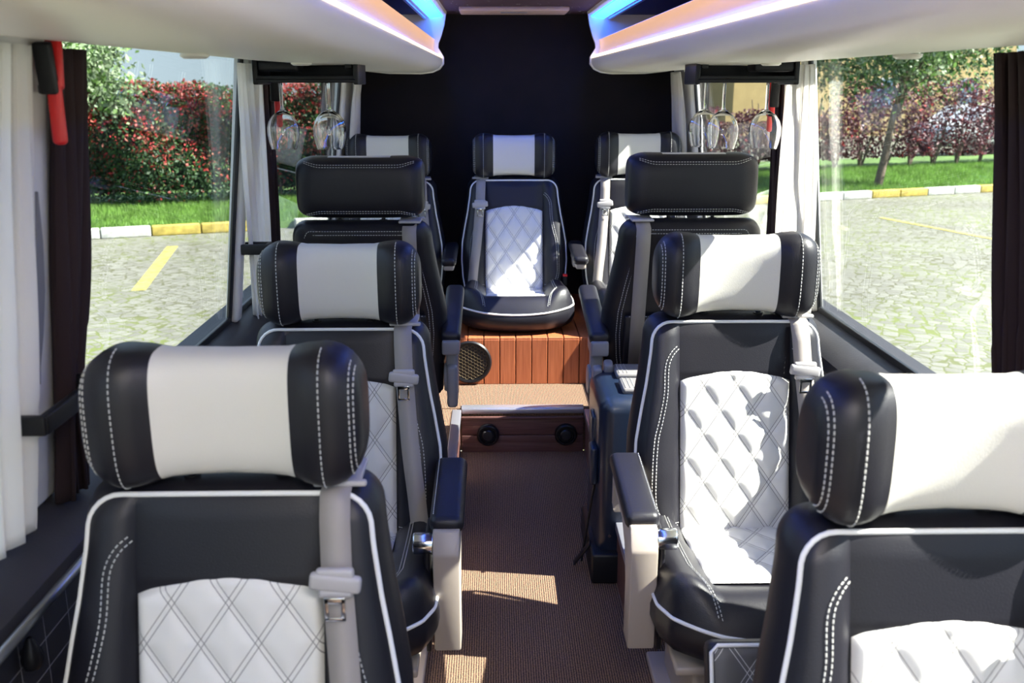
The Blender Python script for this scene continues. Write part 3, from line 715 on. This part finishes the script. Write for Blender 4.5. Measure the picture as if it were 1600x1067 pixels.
# ------------------------------------------------------------ overhead racks
ENDY = 4.80
def rack(sg, nm):
    r = empty('overhead_rack', (0, 2, 1.55)); tag(r, 'long cream overhead luggage rack with peach fascia and blue light above the %s seats' % nm, 'luggage rack', 'overhead luggage racks')
    def P(l): return [(sg*x, z-1.55) for x, z in l]
    under = [(.372, 1.600), (.359, 1.588), (.357, 1.565), (.372, 1.542), (.40, 1.527), (.45, 1.520), (.60, 1.520), (.75, 1.530), (.835, 1.552), (.835, 1.575), (.70, 1.56), (.50, 1.548), (.41, 1.566)]
    y0, y1 = YF-2, ENDY-2
    extrude_y('shell', P(under), y0, y1, M['cream'], r)
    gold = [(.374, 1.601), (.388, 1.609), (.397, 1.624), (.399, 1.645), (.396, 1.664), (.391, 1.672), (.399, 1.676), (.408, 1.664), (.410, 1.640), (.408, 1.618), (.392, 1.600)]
    o = extrude_y('fascia', P(gold), y0, y1, M['gold'], r); tag(o, 'glossy peach fascia with a glow added to its colour')
    led = [(.356, 1.590), (.372, 1.603), (.380, 1.603), (.366, 1.586)]
    tag(extrude_y('lower_light_strip', P(led), y0, y1, M['warmled'], r), 'glowing warm white edge strip')
    inner = [(.404, 1.604), (.50, 1.575), (.78, 1.60), (.76, 1.79), (.44, 1.79), (.44, 1.785), (.75, 1.785), (.77, 1.605), (.50, 1.582), (.409, 1.608)]
    tag(extrude_y('lining', P(inner), y0, y1, M['navy'], r), 'dark blue lining')
    up = [(.335, 1.800), (.338, 1.788), (.350, 1.782), (.425, 1.770), (.440, 1.772), (.440, 1.80)]
    extrude_y('upper_rail', P(up), y0, y1, M['cream'], r)
    bl = [(.352, 1.7795), (.412, 1.7705), (.412, 1.7665), (.352, 1.7755)]
    tag(extrude_y('upper_light_strip', P(bl), y0, y1, M['blueled'], r), 'glowing blue light strip')
    tr = [(.430, 1.770), (.440, 1.768), (.440, 1.762), (.430, 1.764)]
    extrude_y('track', P(tr), y0, y1, M['metal'], r)
    end = [(.335, 1.80), (.345, 1.74), (.360, 1.69), (.374, 1.655), (.376, 1.635), (.362, 1.612), (.350, 1.592), (.350, 1.560), (.370, 1.535), (.405, 1.520), (.46, 1.513), (.62, 1.515), (.72, 1.525), (.835, 1.55), (.80, 1.80)]
    e_ = [(a, b) for a, b in P(end)]
    mb = MB(); n_ = len(e_)
    V = [(a, y1-.012, b) for a, b in e_]+[(a, y1+.02, b) for a, b in e_]
    mb.raw(V, [tuple(range(n_)), tuple(range(n_, 2*n_))[::-1]]+[(i, (i+1) % n_, n_+(i+1) % n_, n_+i) for i in range(n_)])
    mb.build('end_cap', M['cream'], r)
    for (xx, yy) in ((.66, -.15), (.60, .55), (.62, -1.1), (.66, 1.9)):
        mb = MB(); mb.lathe([(0, -.007), (.020, -.007), (.026, -.003), (.026, .002), (0, .002)], 28, (sg*xx, yy, 1.521-1.55)); mb.build('lamp_bezel', M['cream'], r)
    return r
rack(-1, 'left'); rack(1, 'right')
# fill lamps added over the front aisle, out of frame, to brighten the cabin
for i, yy in enumerate((-.55, .20)):
    L = empty('ceiling_lamp', (0, yy, 1.80)); tag(L, 'flat rectangular fill lamp added over the aisle, %s' % ('the front one', 'the rear one')[i], 'lamp', 'added aisle fill lamps')
    mb = MB(); mb.box((0, 0, -.008), (.40, .30, .016), .004); mb.build('frame', M['cream'], L)
    mb = MB(); mb.box((0, 0, -.018), (.36, .26, .006), .002); mb.build('diffuser', M['lamp'], L)

# ------------------------------------------------------------ curtains
def curtain(name, sg, y0, y1, z0, z1, m, label, folds=5, amp=.018, inset=.03, cat='curtain', group=None, pinch=None, y0b=None, y1b=None):
    n = folds*14; nz = 34; V = []; F = []
    y0b = y0 if y0b is None else y0b; y1b = y1 if y1b is None else y1b
    ph = random.random()*6
    for j in range(nz+1):
        zz = z1+(z0-z1)*j/nz; s_ = j/nz; a = amp*(.6+.5*s_)
        A = y0+(y0b-y0)*s_; B = y1+(y1b-y1)*s_
        if pinch:
            g = math.exp(-((zz-pinch[0])/.14)**2)*pinch[1]; c_ = pinch[2]; A = A+(c_-A)*g; B = B+(c_-B)*g
        for i in range(n+1):
            u = i/n; f = math.sin(2*PI*folds*u+ph+.7*math.sin(3*s_+ph))
            V.append((sg*(np.interp(zz, [.78, 1.58], [.875, .785])-inset+a*f+.006*math.sin(9*u+4*s_)), A+(B-A)*u+.006*math.sin(4*PI*folds*u+ph), zz))
    for j in range(nz):
        for i in range(n): a = j*(n+1)+i; F.append((a, a+1, a+n+2, a+n+1))
    o = mesh(name, V, F, m); md = o.modifiers.new('s', 'SOLIDIFY'); md.thickness = .002; return tag(o, label, cat, group)
GW = 'white curtains beside the windows'; GD = 'dark brown curtains beside the windows'
curtain('white_curtain', -1, 1.12, 1.42, .80, 1.522, M['sheer'], 'white curtain at the left edge of the picture, in front of the first pillar', 6, .010, .035, group=GW, y1b=1.40)
curtain('dark_curtain', -1, 1.53, 1.635, .775, 1.522, M['darkcloth'], 'dark brown curtain hanging beside the nearest left pillar with the red hammer', 5, .014, .02, group=GD, pinch=(.98, .5, 1.54), y1b=1.62)
curtain('white_curtain', -1, 2.62, 2.89, .73, 1.522, M['sheer'], 'white curtain on the left beside the middle pillar, below the glass rack', 6, .010, .014, group=GW, y0b=2.93, y1b=3.17)
curtain('dark_curtain', -1, 2.93, 3.03, .78, 1.522, M['darkcloth'], 'narrow dark brown curtain behind the middle white curtain on the left', 3, .008, .012, group=GD, y0b=3.19, y1b=3.28)
curtain('white_curtain', -1, 4.62, 4.82, 1.03, 1.522, M['sheer'], 'white curtain in the rear left corner against the dark wall', 4, .012, .045, group=GW)
curtain('dark_curtain', 1, 1.42, 1.76, .775, 1.522, M['darkcloth'], 'dark brown curtain at the right edge of the picture', 8, .016, .02, group=GD, y1b=1.69)
curtain('white_curtain', 1, 2.76, 3.02, .78, 1.522, M['sheer'], 'sunlit white curtain on the right beside the middle pillar, next to the glass rack', 6, .010, .014, group=GW, y0b=2.86, y1b=3.24)
curtain('dark_curtain', 1, 3.04, 3.15, .78, 1.522, M['darkcloth'], 'narrow dark brown curtain behind the middle white curtain on the right', 3, .008, .012, group=GD, y0b=3.27, y1b=3.36)
curtain('white_curtain', 1, 4.60, 4.82, 1.03, 1.522, M['sheer'], 'sunlit white curtain in the rear right corner against the dark wall', 4, .012, .045, group=GW)
# holdbacks
def holdback(sg, y0, y1, z, lab):
    mb = MB(); x0 = np.interp(z, [.78, 1.58], [.875, .785])-.072
    mb.box((sg*x0, (y0+y1)/2, z), (.014, y1-y0, .030), .003); mb.box((sg*(x0+.035), y0, z), (.08, .014, .030), .003); mb.box((sg*(x0+.035), y1, z), (.08, .014, .030), .003)
    tag(mb.build('curtain_holdback', M['black']), lab, 'curtain holdback', 'black curtain holdbacks')
holdback(-1, 1.355, 1.57, .98, 'black strap holding the curtains at the nearest left pillar')
holdback(-1, 2.80, 2.85, 1.0, 'small black strap on the left middle pillar')
holdback(1, 1.52, 1.66, .90, 'black strap at the bottom of the dark curtain on the right')
# hammers
def hammer(sg, y, z, lab):
    x0 = sg*(np.interp(z, [.78, 1.58], [.875, .785])-(.03 if y < 2 else .055))
    r = empty('emergency_hammer', (x0, y, z-.075)); r.scale = (1, .8, 1); tag(r, lab, 'emergency hammer', 'red emergency window hammers')
    mb = MB(); mb.box((0, 0, .05), (.02, .022, .10), .007); tag(mb.build('handle', M['red'], r), 'red handle')
    mb = MB(); mb.box((0, .012, .118), (.024, .020, .075), .006, rot=(-.18, 0, 0)); mb.build('head', M['red'], r)
    mb = MB(); mb.box((sg*.004, -.014, .112), (.026, .020, .075), .004, rot=(.16, 0, 0)); mb.box((sg*.006, 0, .082), (.028, .030, .014), .003); tag(mb.build('bracket', M['black'], r), 'black holder')
hammer(-1, 1.50, 1.455, 'red emergency hammer in a black holder on the nearest left pillar')
hammer(-1, 2.93, 1.42, 'red emergency hammer on the left middle pillar, mostly hidden behind the white curtain')
hammer(1, 3.05, 1.40, 'red emergency hammer on the right middle pillar, right of the hanging glasses')

# rail and knob low on the left wall
mb = MB(); mb.tube([(-.782, .9, .722), (-.782, 1.6, .722), (-.782, 2.3, .722)], .008, 12)
for yy in (1.0, 1.62, 2.28): mb.cyl((-.782, yy, .722), (-.802, yy, .722), .006, n=12)
tag(mb.build('wall_rail', M['metal']), 'thin silver rail along the inner edge of the left window sill', 'rail')
mb = MB(); mb.lathe([(0, -.03), (.014, -.026), (.018, -.01), (.012, .012), (.005, .028), (0, .03)], 24, (-.872, 1.40, .57)); mb.cyl((-.888, 1.40, .57), (-.864, 1.40, .57), .006, n=12)
tag(mb.build('coat_hook', M['black']), 'small black drop-shaped hook on the quilted left lining', 'hook')

# ------------------------------------------------------------ glass racks and glasses
GP = [(r_*1.02, z_*.885) for r_, z_ in [(0, 0), (.033, 0), (.034, .0012), (.030, .003), (.010, .006), (.0045, .010), (.0042, .03), (.0042, .085), (.0055, .095), (.014, .101), (.027, .112), (.038, .130), (.043, .150), (.043, .170), (.039, .195), (.034, .215), (.0324, .2152), (.0373, .195), (.0412, .170), (.0412, .150), (.0363, .131), (.026, .1135), (.012, .104), (.004, .1015), (0, .101)]]
first = None
def glass(x, y, z, lab):
    global first
    if first is None:
        mb = MB(); mb.lathe([(r, -h) for r, h in GP], 40); first = o = mb.build('wine_glass', M['glass'])
    else: o = first.copy(); COL.objects.link(o)
    o.location = (x, y, z); tag(o, lab, 'wine glass', 'wine glasses hanging upside down from the racks')
def glassrack(sg, y, nm, xc):
    r = empty('glass_rack', (xc, y, 1.52)); tag(r, 'black rail rack holding wine glasses under the %s overhead rack' % nm, 'glass rack', 'glass racks under the overhead racks')
    mb = MB()
    mb.box((-sg*.135, 0, -.020), (.014, .16, .066), .004); mb.build('side_plate', M['black'], r)
    mb = MB(); mb.box((sg*.135, 0, -.020), (.014, .16, .066), .004); mb.build('side_plate', M['black'], r)
    for yy in (-.076, -.025, .025, .076):
        mb = MB(); mb.box((0, yy, -.043), (.27, .012, .010), .003); mb.box((0, yy, -.036), (.27, .004, .012), .001); mb.build('rail', M['black'], r)
    mb = MB(); mb.box((sg*.075, -.03, -.004), (.11, .09, .03), .008); mb.build('mounting_block', M['black'], r)
    mb = MB(); mb.box((-sg*.115, -.06, .0), (.02, .02, .022), .003); mb.build('mounting_clip', M['black'], r)
    mb = MB(); mb.box((0, .078, -.020), (.27, .006, .04), .002); mb.build('back_plate', M['black'], r)
glassrack(-1, 2.77, 'left', -.618); glassrack(1, 2.77, 'right', .578)
glass(-0.694, 2.730, 1.484, 'wine glass hanging at the left of the left rack')
glass(-0.568, 2.730, 1.484, 'wine glass hanging at the right of the left rack')
glass(-0.578, 2.815, 1.484, 'wine glass hanging behind the right one of the left rack')
glass(0.524, 2.720, 1.484, 'wine glass hanging at the left front of the right rack')
glass(0.495, 2.825, 1.484, 'wine glass hanging behind, at the left of the right rack')
glass(0.646, 2.730, 1.484, 'wine glass hanging at the right of the right rack, next to the curtain')

# ------------------------------------------------------------ blue case between the right seats
c = empty('folding_case', (.262, 2.76, 0)); tag(c, 'dark blue glossy case with grey leather pad on top, between the right aisle seats', 'case')
mb = MB(); mb.box((.012, .06, .31), (.16, .34, .54), .045, seg=5); mb.build('shell', M['caseblue'], c)
mb = MB(); mb.box((.0, .04, .05), (.17, .36, .10), .01); mb.build('base', M['black'], c)
mb = MB(); mb.box((-.068, .03, .42), (.024, .08, .15), .010); mb.box((-.078, -.05, .36), (.024, .07, .12), .010); mb.build('latch', M['caseblue'], c)
for yy, zz in ((-.112, .15), (-.112, .40)):
    for xx in (-.03, .05):
        mb = MB(); mb.cyl((xx, yy+.004, zz), (xx, yy-.006, zz), .005, n=12); mb.build('bolt', M['chrome'], c)
mb = MB(); mb.box((-.045, .19, .56), (.03, .04, .07), .010, rot=(.2, 0, 0)); mb.box((-.01, .19, .58), (.03, .05, .06), .010, rot=(.2, 0, 0)); mb.build('handle', M['greyplastic'], c)
for yy in (.15, .0):
    mb = MB(); mb.box((.105, yy, .588), (.20, .115, .020), .009); pd = mb.build('leather_pad', M['padgrey'], c)
    mb = MB()
    for q in (.015, .028, .04): dashes(mb, [(q, yy-.05, .5992), (q, yy+.05, .5992)])
    mb.build('pad_stitching', M['stitch'], pd)
mb = MB(); mb.box((.14, -.02, .50), (.10, .03, .13), .008); mb.build('bracket', M['black'], c)
mb = MB(); mb.box((-.085, -.02, .16), (.006, .018, .30), .002, rot=(.1, .12, 0)); mb.box((-.105, -.05, .06), (.006, .024, .10), .002, rot=(.3, .5, 0)); mb.build('strap', M['black'], c)

# ------------------------------------------------------------ outdoors
GZ = -.6
mb = MB(); mb.box((0, 25, GZ-.05), (140, 110, .1)); struct(mb.build('ground', M['cobbles'], None, False), 'grey granite cobble pavement of the yard'); 
TH = math.atan(.37); ux, uy = math.cos(TH), math.sin(TH)
def KP(s_, d, z=0): return (ux*s_-uy*d, 15.29+uy*s_+ux*d, GZ+z)      # along the kerb line, d behind it
def strip(name, s0, s1, d0, d1, z0, z1, m):
    V = [KP(s_, d, z) for z in (z0, z1) for s_, d in ((s0, d0), (s1, d0), (s1, d1), (s0, d1))]
    mb = MB(); mb.raw(V, [(0, 3, 2, 1), (4, 5, 6, 7), (0, 1, 5, 4), (1, 2, 6, 5), (2, 3, 7, 6), (3, 0, 4, 7)]); return mb.build(name, m, None, False)
o = strip('lawn_soil', -30, 30, .15, 7, 0, .10, M['grassbase']); struct(o, 'green verge behind the kerb')
kw = None; ky = None
ordn = ['first', 'second', 'third', 'fourth', 'fifth', 'sixth', 'seventh', 'eighth']
GR = {'outside the large left window': (-6.57, 4), 'in the gap of the second left window': (-3.25, 1), 'outside the second right window, between the hanging glasses': (4.07, 3), 'outside the large right window': (6.06, 7)}
for where, (sa, cnt) in GR.items():
    for q in range(cnt):
        s_ = sa+.665*q; i = int(round((s_+9.9)/.665))
        white = i % 4 in ((1, 2) if s_ < 0 else (0, 1))
        src = kw if white else ky
        if src is None:
            mb = MB(); mb.box((.33, .075, .07), (.65, .15, .14), .015); src = mb.build('kerb_stone', M['kerbwhite' if white else 'kerbyellow'])
            if white: kw = src
            else: ky = src
            o = src
        else: o = src.copy(); COL.objects.link(o)
        o.location = KP(s_, 0); o.rotation_euler = (0, 0, TH)
        tag(o, '%s kerb stone, %s%s' % ('white' if white else 'yellow', (ordn[q]+' from the left ') if cnt > 1 else '', where), 'kerb stone', 'painted kerb stones along the verge')
# plain stretches of kerb hidden behind the vehicle's walls are left out
# yellow lines
def line(a, b, w_, lab):
    a = Vector(a); b = Vector(b); d = (b-a); n_ = Vector((-d.y, d.x, 0)).normalized()*w_/2
    V = [a-n_, b-n_, b+n_, a+n_]; V = [(v.x, v.y, GZ+.001) for v in V]+[(v.x, v.y, GZ+.006) for v in V]
    mb = MB(); mb.raw(V, [(0, 3, 2, 1), (4, 5, 6, 7), (0, 1, 5, 4), (1, 2, 6, 5), (2, 3, 7, 6), (3, 0, 4, 7)])
    tag(mb.build('painted_line', M['yellowline'], None, False), lab, 'road marking', 'yellow parking lines')
line((-4.35, 12.6, 0), (-3.80, 9.8, 0), .14, 'yellow painted parking line on the cobbles outside the left window')
line((6.05, 15.2, 0), (6.75, 13.0, 0), .10, 'yellow painted parking line on the cobbles outside the right window')

def leaves(name, pts, size, mats, weights, parent=None, up=.3):
    """one mesh of many small folded leaves at pts (N,3)"""
    N = len(pts); a = rng.normal(size=(N, 3)); a /= np.linalg.norm(a, axis=1)[:, None]
    b = rng.normal(size=(N, 3)); b -= a*(a*b).sum(1)[:, None]; b /= np.linalg.norm(b, axis=1)[:, None]
    sz = size*rng.uniform(.6, 1.3, (N, 1)); c_ = np.cross(a, b)
    p0 = pts-a*sz*.5; p2 = pts+a*sz*.5; p1 = pts+b*sz*.28+c_*sz*.08; p3 = pts-b*sz*.28+c_*sz*.08
    V = np.stack([p0, p1, p2, p3], 1).reshape(-1, 3)
    me = bpy.data.meshes.new(name); me.vertices.add(4*N); me.vertices.foreach_set('co', V.ravel())
    me.loops.add(6*N); base = np.arange(N)[:, None]*4; idx = np.concatenate([base+[0, 1, 2], base+[0, 2, 3]], 1).ravel()
    me.loops.foreach_set('vertex_index', idx.astype(np.int32)); me.polygons.add(2*N); me.polygons.foreach_set('loop_start', np.arange(2*N, dtype=np.int32)*3)
    me.update(calc_edges=True)
    for m in mats: me.materials.append(m)
    w_ = np.repeat(weights, 2); me.polygons.foreach_set('material_index', w_.astype(np.int32)); me.validate()
    o = bpy.data.objects.new(name, me); COL.objects.link(o)
    if parent: o.parent = parent
    return o
def KPn(s, d, z): return np.stack(np.broadcast_arrays(ux*s-uy*d, 15.29+uy*s+ux*d, GZ+z), 1)
# left hedge: red-tipped
hd = empty('hedge', KP(-7, 3.2)); tag(hd, 'dense red and green leaved hedge outside the left windows', 'hedge')
def hloc(P): return P-np.array(KP(-7, 3.2))
N = 95000; s = rng.uniform(-13, -1.5, N); zf = rng.uniform(0, 1, N)**.75; dep = rng.uniform(0, 1, N)**2
bump_ = .18*np.sin(s*1.7)+.12*np.sin(s*4.1+1)+.1*np.sin(zf*7+s*2)
d = 2.7+bump_+dep*.9; z = .12+zf*(1.93+.04*np.sin(s*2.3)+.03*np.sin(s*7))+rng.normal(0, .03, N)
wt = np.zeros(N, int); n_ = rng.uniform(size=N); clump = .5+.5*np.sin(s*5+zf*9)*np.sin(s*2.2-zf*5)
pr_ = np.clip(.08+zf*.95, 0, 1)*(.15+.85*clump)
wt[n_ < pr_*.75] = 1; wt[n_ < pr_*.25] = 2; wt[(n_ > .93)] = 3
lf = leaves('foliage', hloc(KPn(s, d, z)), .068, [M['leafgreen'], M['leafred'], M['leafpink'], M['leaflight']], wt, hd)
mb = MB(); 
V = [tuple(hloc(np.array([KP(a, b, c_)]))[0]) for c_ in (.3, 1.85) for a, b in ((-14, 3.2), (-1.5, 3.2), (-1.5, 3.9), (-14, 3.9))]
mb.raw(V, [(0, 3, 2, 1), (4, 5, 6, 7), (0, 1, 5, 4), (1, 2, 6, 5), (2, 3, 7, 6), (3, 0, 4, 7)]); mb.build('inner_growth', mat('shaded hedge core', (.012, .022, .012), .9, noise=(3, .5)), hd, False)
mb = MB()
for q in np.arange(-13.5, -1.5, .7):
    a = hloc(np.array([KP(q, 3.1, .08)]))[0]; b = a+np.array([.1*random.uniform(-1, 1), .05, .6]); mb.tube([tuple(a), tuple((a+b)/2+np.array([.03, 0, 0])), tuple(b)], [.03, .022, .015], 6)
mb.build('stem', M['trunk'], hd)
# right hedge: purple, open
hr = empty('hedge', KP(10, 4)); tag(hr, 'thin dark purple leaved hedge outside the right windows', 'hedge')
hloc2 = lambda P: P-np.array(KP(10, 4))
N = 32000; s = rng.uniform(4.0, 20, N); zf = rng.uniform(0, 1, N); dep = rng.uniform(0, 1, N)
st = np.round(s/.75)*.75; s2 = np.where(zf < .35, st+(s-st)*(.3+zf*2), s)
d = 4+dep*.8+.1*np.sin(s*3); z = .35+zf*(1.05+.12*np.sin(s*2)+.1*np.sin(s*5)+.7*np.clip((s-9.7)/.8, 0, 1))
wt = (rng.uniform(size=N) < .22).astype(int); wt[rng.uniform(size=N) < .03] = 2
leaves('foliage', hloc2(KPn(s2, d, z)), .09, [M['leafpurple'], M['leafmauve'], M['leafred']], wt, hr)
mb = MB()
for q in np.arange(4.1, 20, .75):
    a = hloc2(np.array([KP(q, 4.4, .05)]))[0]
    for k in range(4):
        b = a+np.array([random.uniform(-.4, .4), random.uniform(-.2, .2), random.uniform(1.1, 1.7)]); mb.tube([tuple(a), tuple((a*.6+b*.4)+np.array([.04, 0, 0])), tuple(b)], [.035, .022, .01], 6)
mb.build('stem', M['trunk'], hr)
# flowering shrub seen through the second right window
hs = empty('shrub', KP(3.2, 4)); tag(hs, 'green shrub with pale blossoms seen between the hanging glasses on the right', 'shrub')
N = 7000; s = rng.uniform(1.5, 5.2, N); zf = rng.uniform(0, 1, N); P = KPn(s, 4+rng.uniform(0, 1, N), .2+zf*(1.6+.2*np.sin(s*3)))-np.array(KP(3.2, 4))
wt = rng.choice([0, 1, 2, 3], N, p=[.55, .28, .10, .07]); leaves('foliage', P, .11, [M['leafgreen'], M['leaflight'], M['leafpink'], M['leafolive']], wt, hs)
mb = MB()
for k in range(7): mb.tube([((k-3)*.5, .4, .05), ((k-3)*.5+.05, .4, .7), ((k-3)*.52, .4, 1.4)], [.03, .02, .01], 6)
mb.build('stem', M['trunk'], hs)
# grass
def grass(nm, s0, s1, d0, d1, N, lab):
    s = rng.uniform(s0, s1, N); d = rng.uniform(d0, d1, N); P = KPn(s, d, .10); h = rng.uniform(.05, .12, N)
    t = rng.uniform(0, 2*PI, N); dx = np.stack([np.cos(t), np.sin(t), 0*t], 1)*.006; tip = P+np.stack([rng.normal(0, .02, N), rng.normal(0, .02, N), h], 1)
    V = np.stack([P-dx, P+dx, tip], 1).reshape(-1, 3)
    me = bpy.data.meshes.new(nm); me.vertices.add(3*N); me.vertices.foreach_set('co', V.ravel()); me.loops.add(3*N); me.loops.foreach_set('vertex_index', np.arange(3*N, dtype=np.int32))
    me.polygons.add(N); me.polygons.foreach_set('loop_start', np.arange(N, dtype=np.int32)*3); me.update(calc_edges=True); me.materials.append(M['blade']); me.validate()
    o = bpy.data.objects.new(nm, me); COL.objects.link(o); return tag(o, lab, 'grass', kind='stuff')
grass('lawn_grass', -12, -1, .15, 3.3, 60000, 'short sunlit grass on the verge under the left hedge')
grass('lawn_grass', 2, 16, .15, 4.6, 60000, 'short sunlit grass on the verge under the right hedge')
# trees
def tree(x, y, h, cr_, cz, N, lab, m2, leafsize=.12, lean=.15, seed=0, trunk_r=.09):
    random.seed(seed); r = empty('tree', (x, y, GZ)); tag(r, lab, 'tree')
    mb = MB(); top = (lean, 0, h*.62)
    mb.tube([(0, 0, 0), (lean*.3, 0, h*.2), (lean*.6, .05, h*.42), top], [trunk_r, trunk_r*.8, trunk_r*.65, trunk_r*.5], 10)
    br = []
    for k in range(16):
        a = 2*PI*k/16+random.random()*.5; e_ = random.uniform(.1, 1.2); R_ = cr_*random.uniform(.6, 1.0)
        st_ = Vector((lean*.8, 0, h*random.uniform(.38, .62))); en = Vector((lean, 0, cz))+Vector((math.cos(a)*math.cos(e_), math.sin(a)*math.cos(e_), math.sin(e_)-.3))*R_
        md_ = (st_+en)/2+Vector((0, 0, .15)); mb.tube([st_, md_, en], [trunk_r*.35, trunk_r*.22, .008], 6); br += [(md_, en)]
    mb.build('trunk', M['trunk'], r)
    P = []
    for k in range(N):
        a, b = random.choice(br); t = random.random()**.6; q = a.lerp(b, t)+Vector([random.gauss(0, cr_*.17) for _ in range(3)]); P.append(q)
    leaves('foliage', np.array(P), leafsize, m2, rng.choice(len(m2), N), r)
tree(7.45, 19.0, 3.6, 1.9, 2.75, 15000, 'young green tree with a bare leaning trunk outside the right window', [M['leafgreen'], M['leaflight'], M['leafolive']], .10, .35, 3)
tree(-7.0, 15.7, 3.6, 1.05, 2.15, 7500, 'grey-green olive tree by the red hedge outside the left window', [M['leafolive'], M['leafolive'], M['leaflight']], .10, .3, 5)
# house
h = empty('house', (15.5, 40, GZ)); h.rotation_euler = (0, 0, .25); tag(h, 'yellow rendered house with blue-grey windows behind the right hedge', 'house')
mb = MB(); mb.box((0, 4, 3.6), (13, 8, 7.2)); mb.build('wall', M['house'], h, False)
mb = MB(); mb.box((0, 4, 7.35), (13.8, 8.8, .3)); mb.build('roof', M['roof'], h, False)
for xx in (-4.2, .2, 4.3):
    for zz in (1.7, 4.2):
        mb = MB(); mb.box((xx, -.03, zz), (.95, .10, 1.2)); f_ = mb.build('window', M['housewhite'], h, False)
        mb = MB(); mb.box((xx, -.09, zz), (.8, .04, 1.05)); mb.build('pane', M['housewin'], f_, False)
# parked car behind the right hedge
def car(x, y, rz, lab, m):
    r = empty('parked_car', (x, y, GZ), rz); tag(r, lab, 'car')
    prof = [(-2.1, .35), (-2.15, .75), (-1.95, .95), (-1.3, 1.02), (-.75, 1.45), (.75, 1.5), (1.5, 1.05), (2.0, .95), (2.15, .7), (2.1, .35)]
    V = [(a, b, c_) for b in (-.85, .85) for a, c_ in prof]; n_ = len(prof)
    mb = MB(); mb.raw(V, [tuple(range(n_)), tuple(range(n_, 2*n_))[::-1]]+[(i, (i+1) % n_, n_+(i+1) % n_, n_+i) for i in range(n_)]); bmesh.ops.bevel(mb.bm, geom=mb.bm.edges[:], offset=.06, segments=2, profile=.5, affect='EDGES'); mb.build('body', m, r)
    for sy in (-1, 1):
        V = [(a, sy*b, c_) for b in (.84, .862) for a, c_ in ((-1.15, 1.03), (-.68, 1.38), (.70, 1.42), (1.3, 1.05))]
        mb = MB(); mb.raw(V, [(0, 1, 2, 3), (7, 6, 5, 4), (0, 4, 5, 1), (1, 5, 6, 2), (2, 6, 7, 3), (3, 7, 4, 0)]); mb.build('side_window', M['carglass'], r, False)
        for sx in (-1.35, 1.35):
            mb = MB(); mb.cyl((sx, sy*.70, .33), (sx, sy*.88, .33), .33, n=28, bev=.03); mb.build('wheel', M['tyre'], r)
car(14.3, 28.6, .35, 'white car parked behind the purple hedge on the right', M['carwhite'])
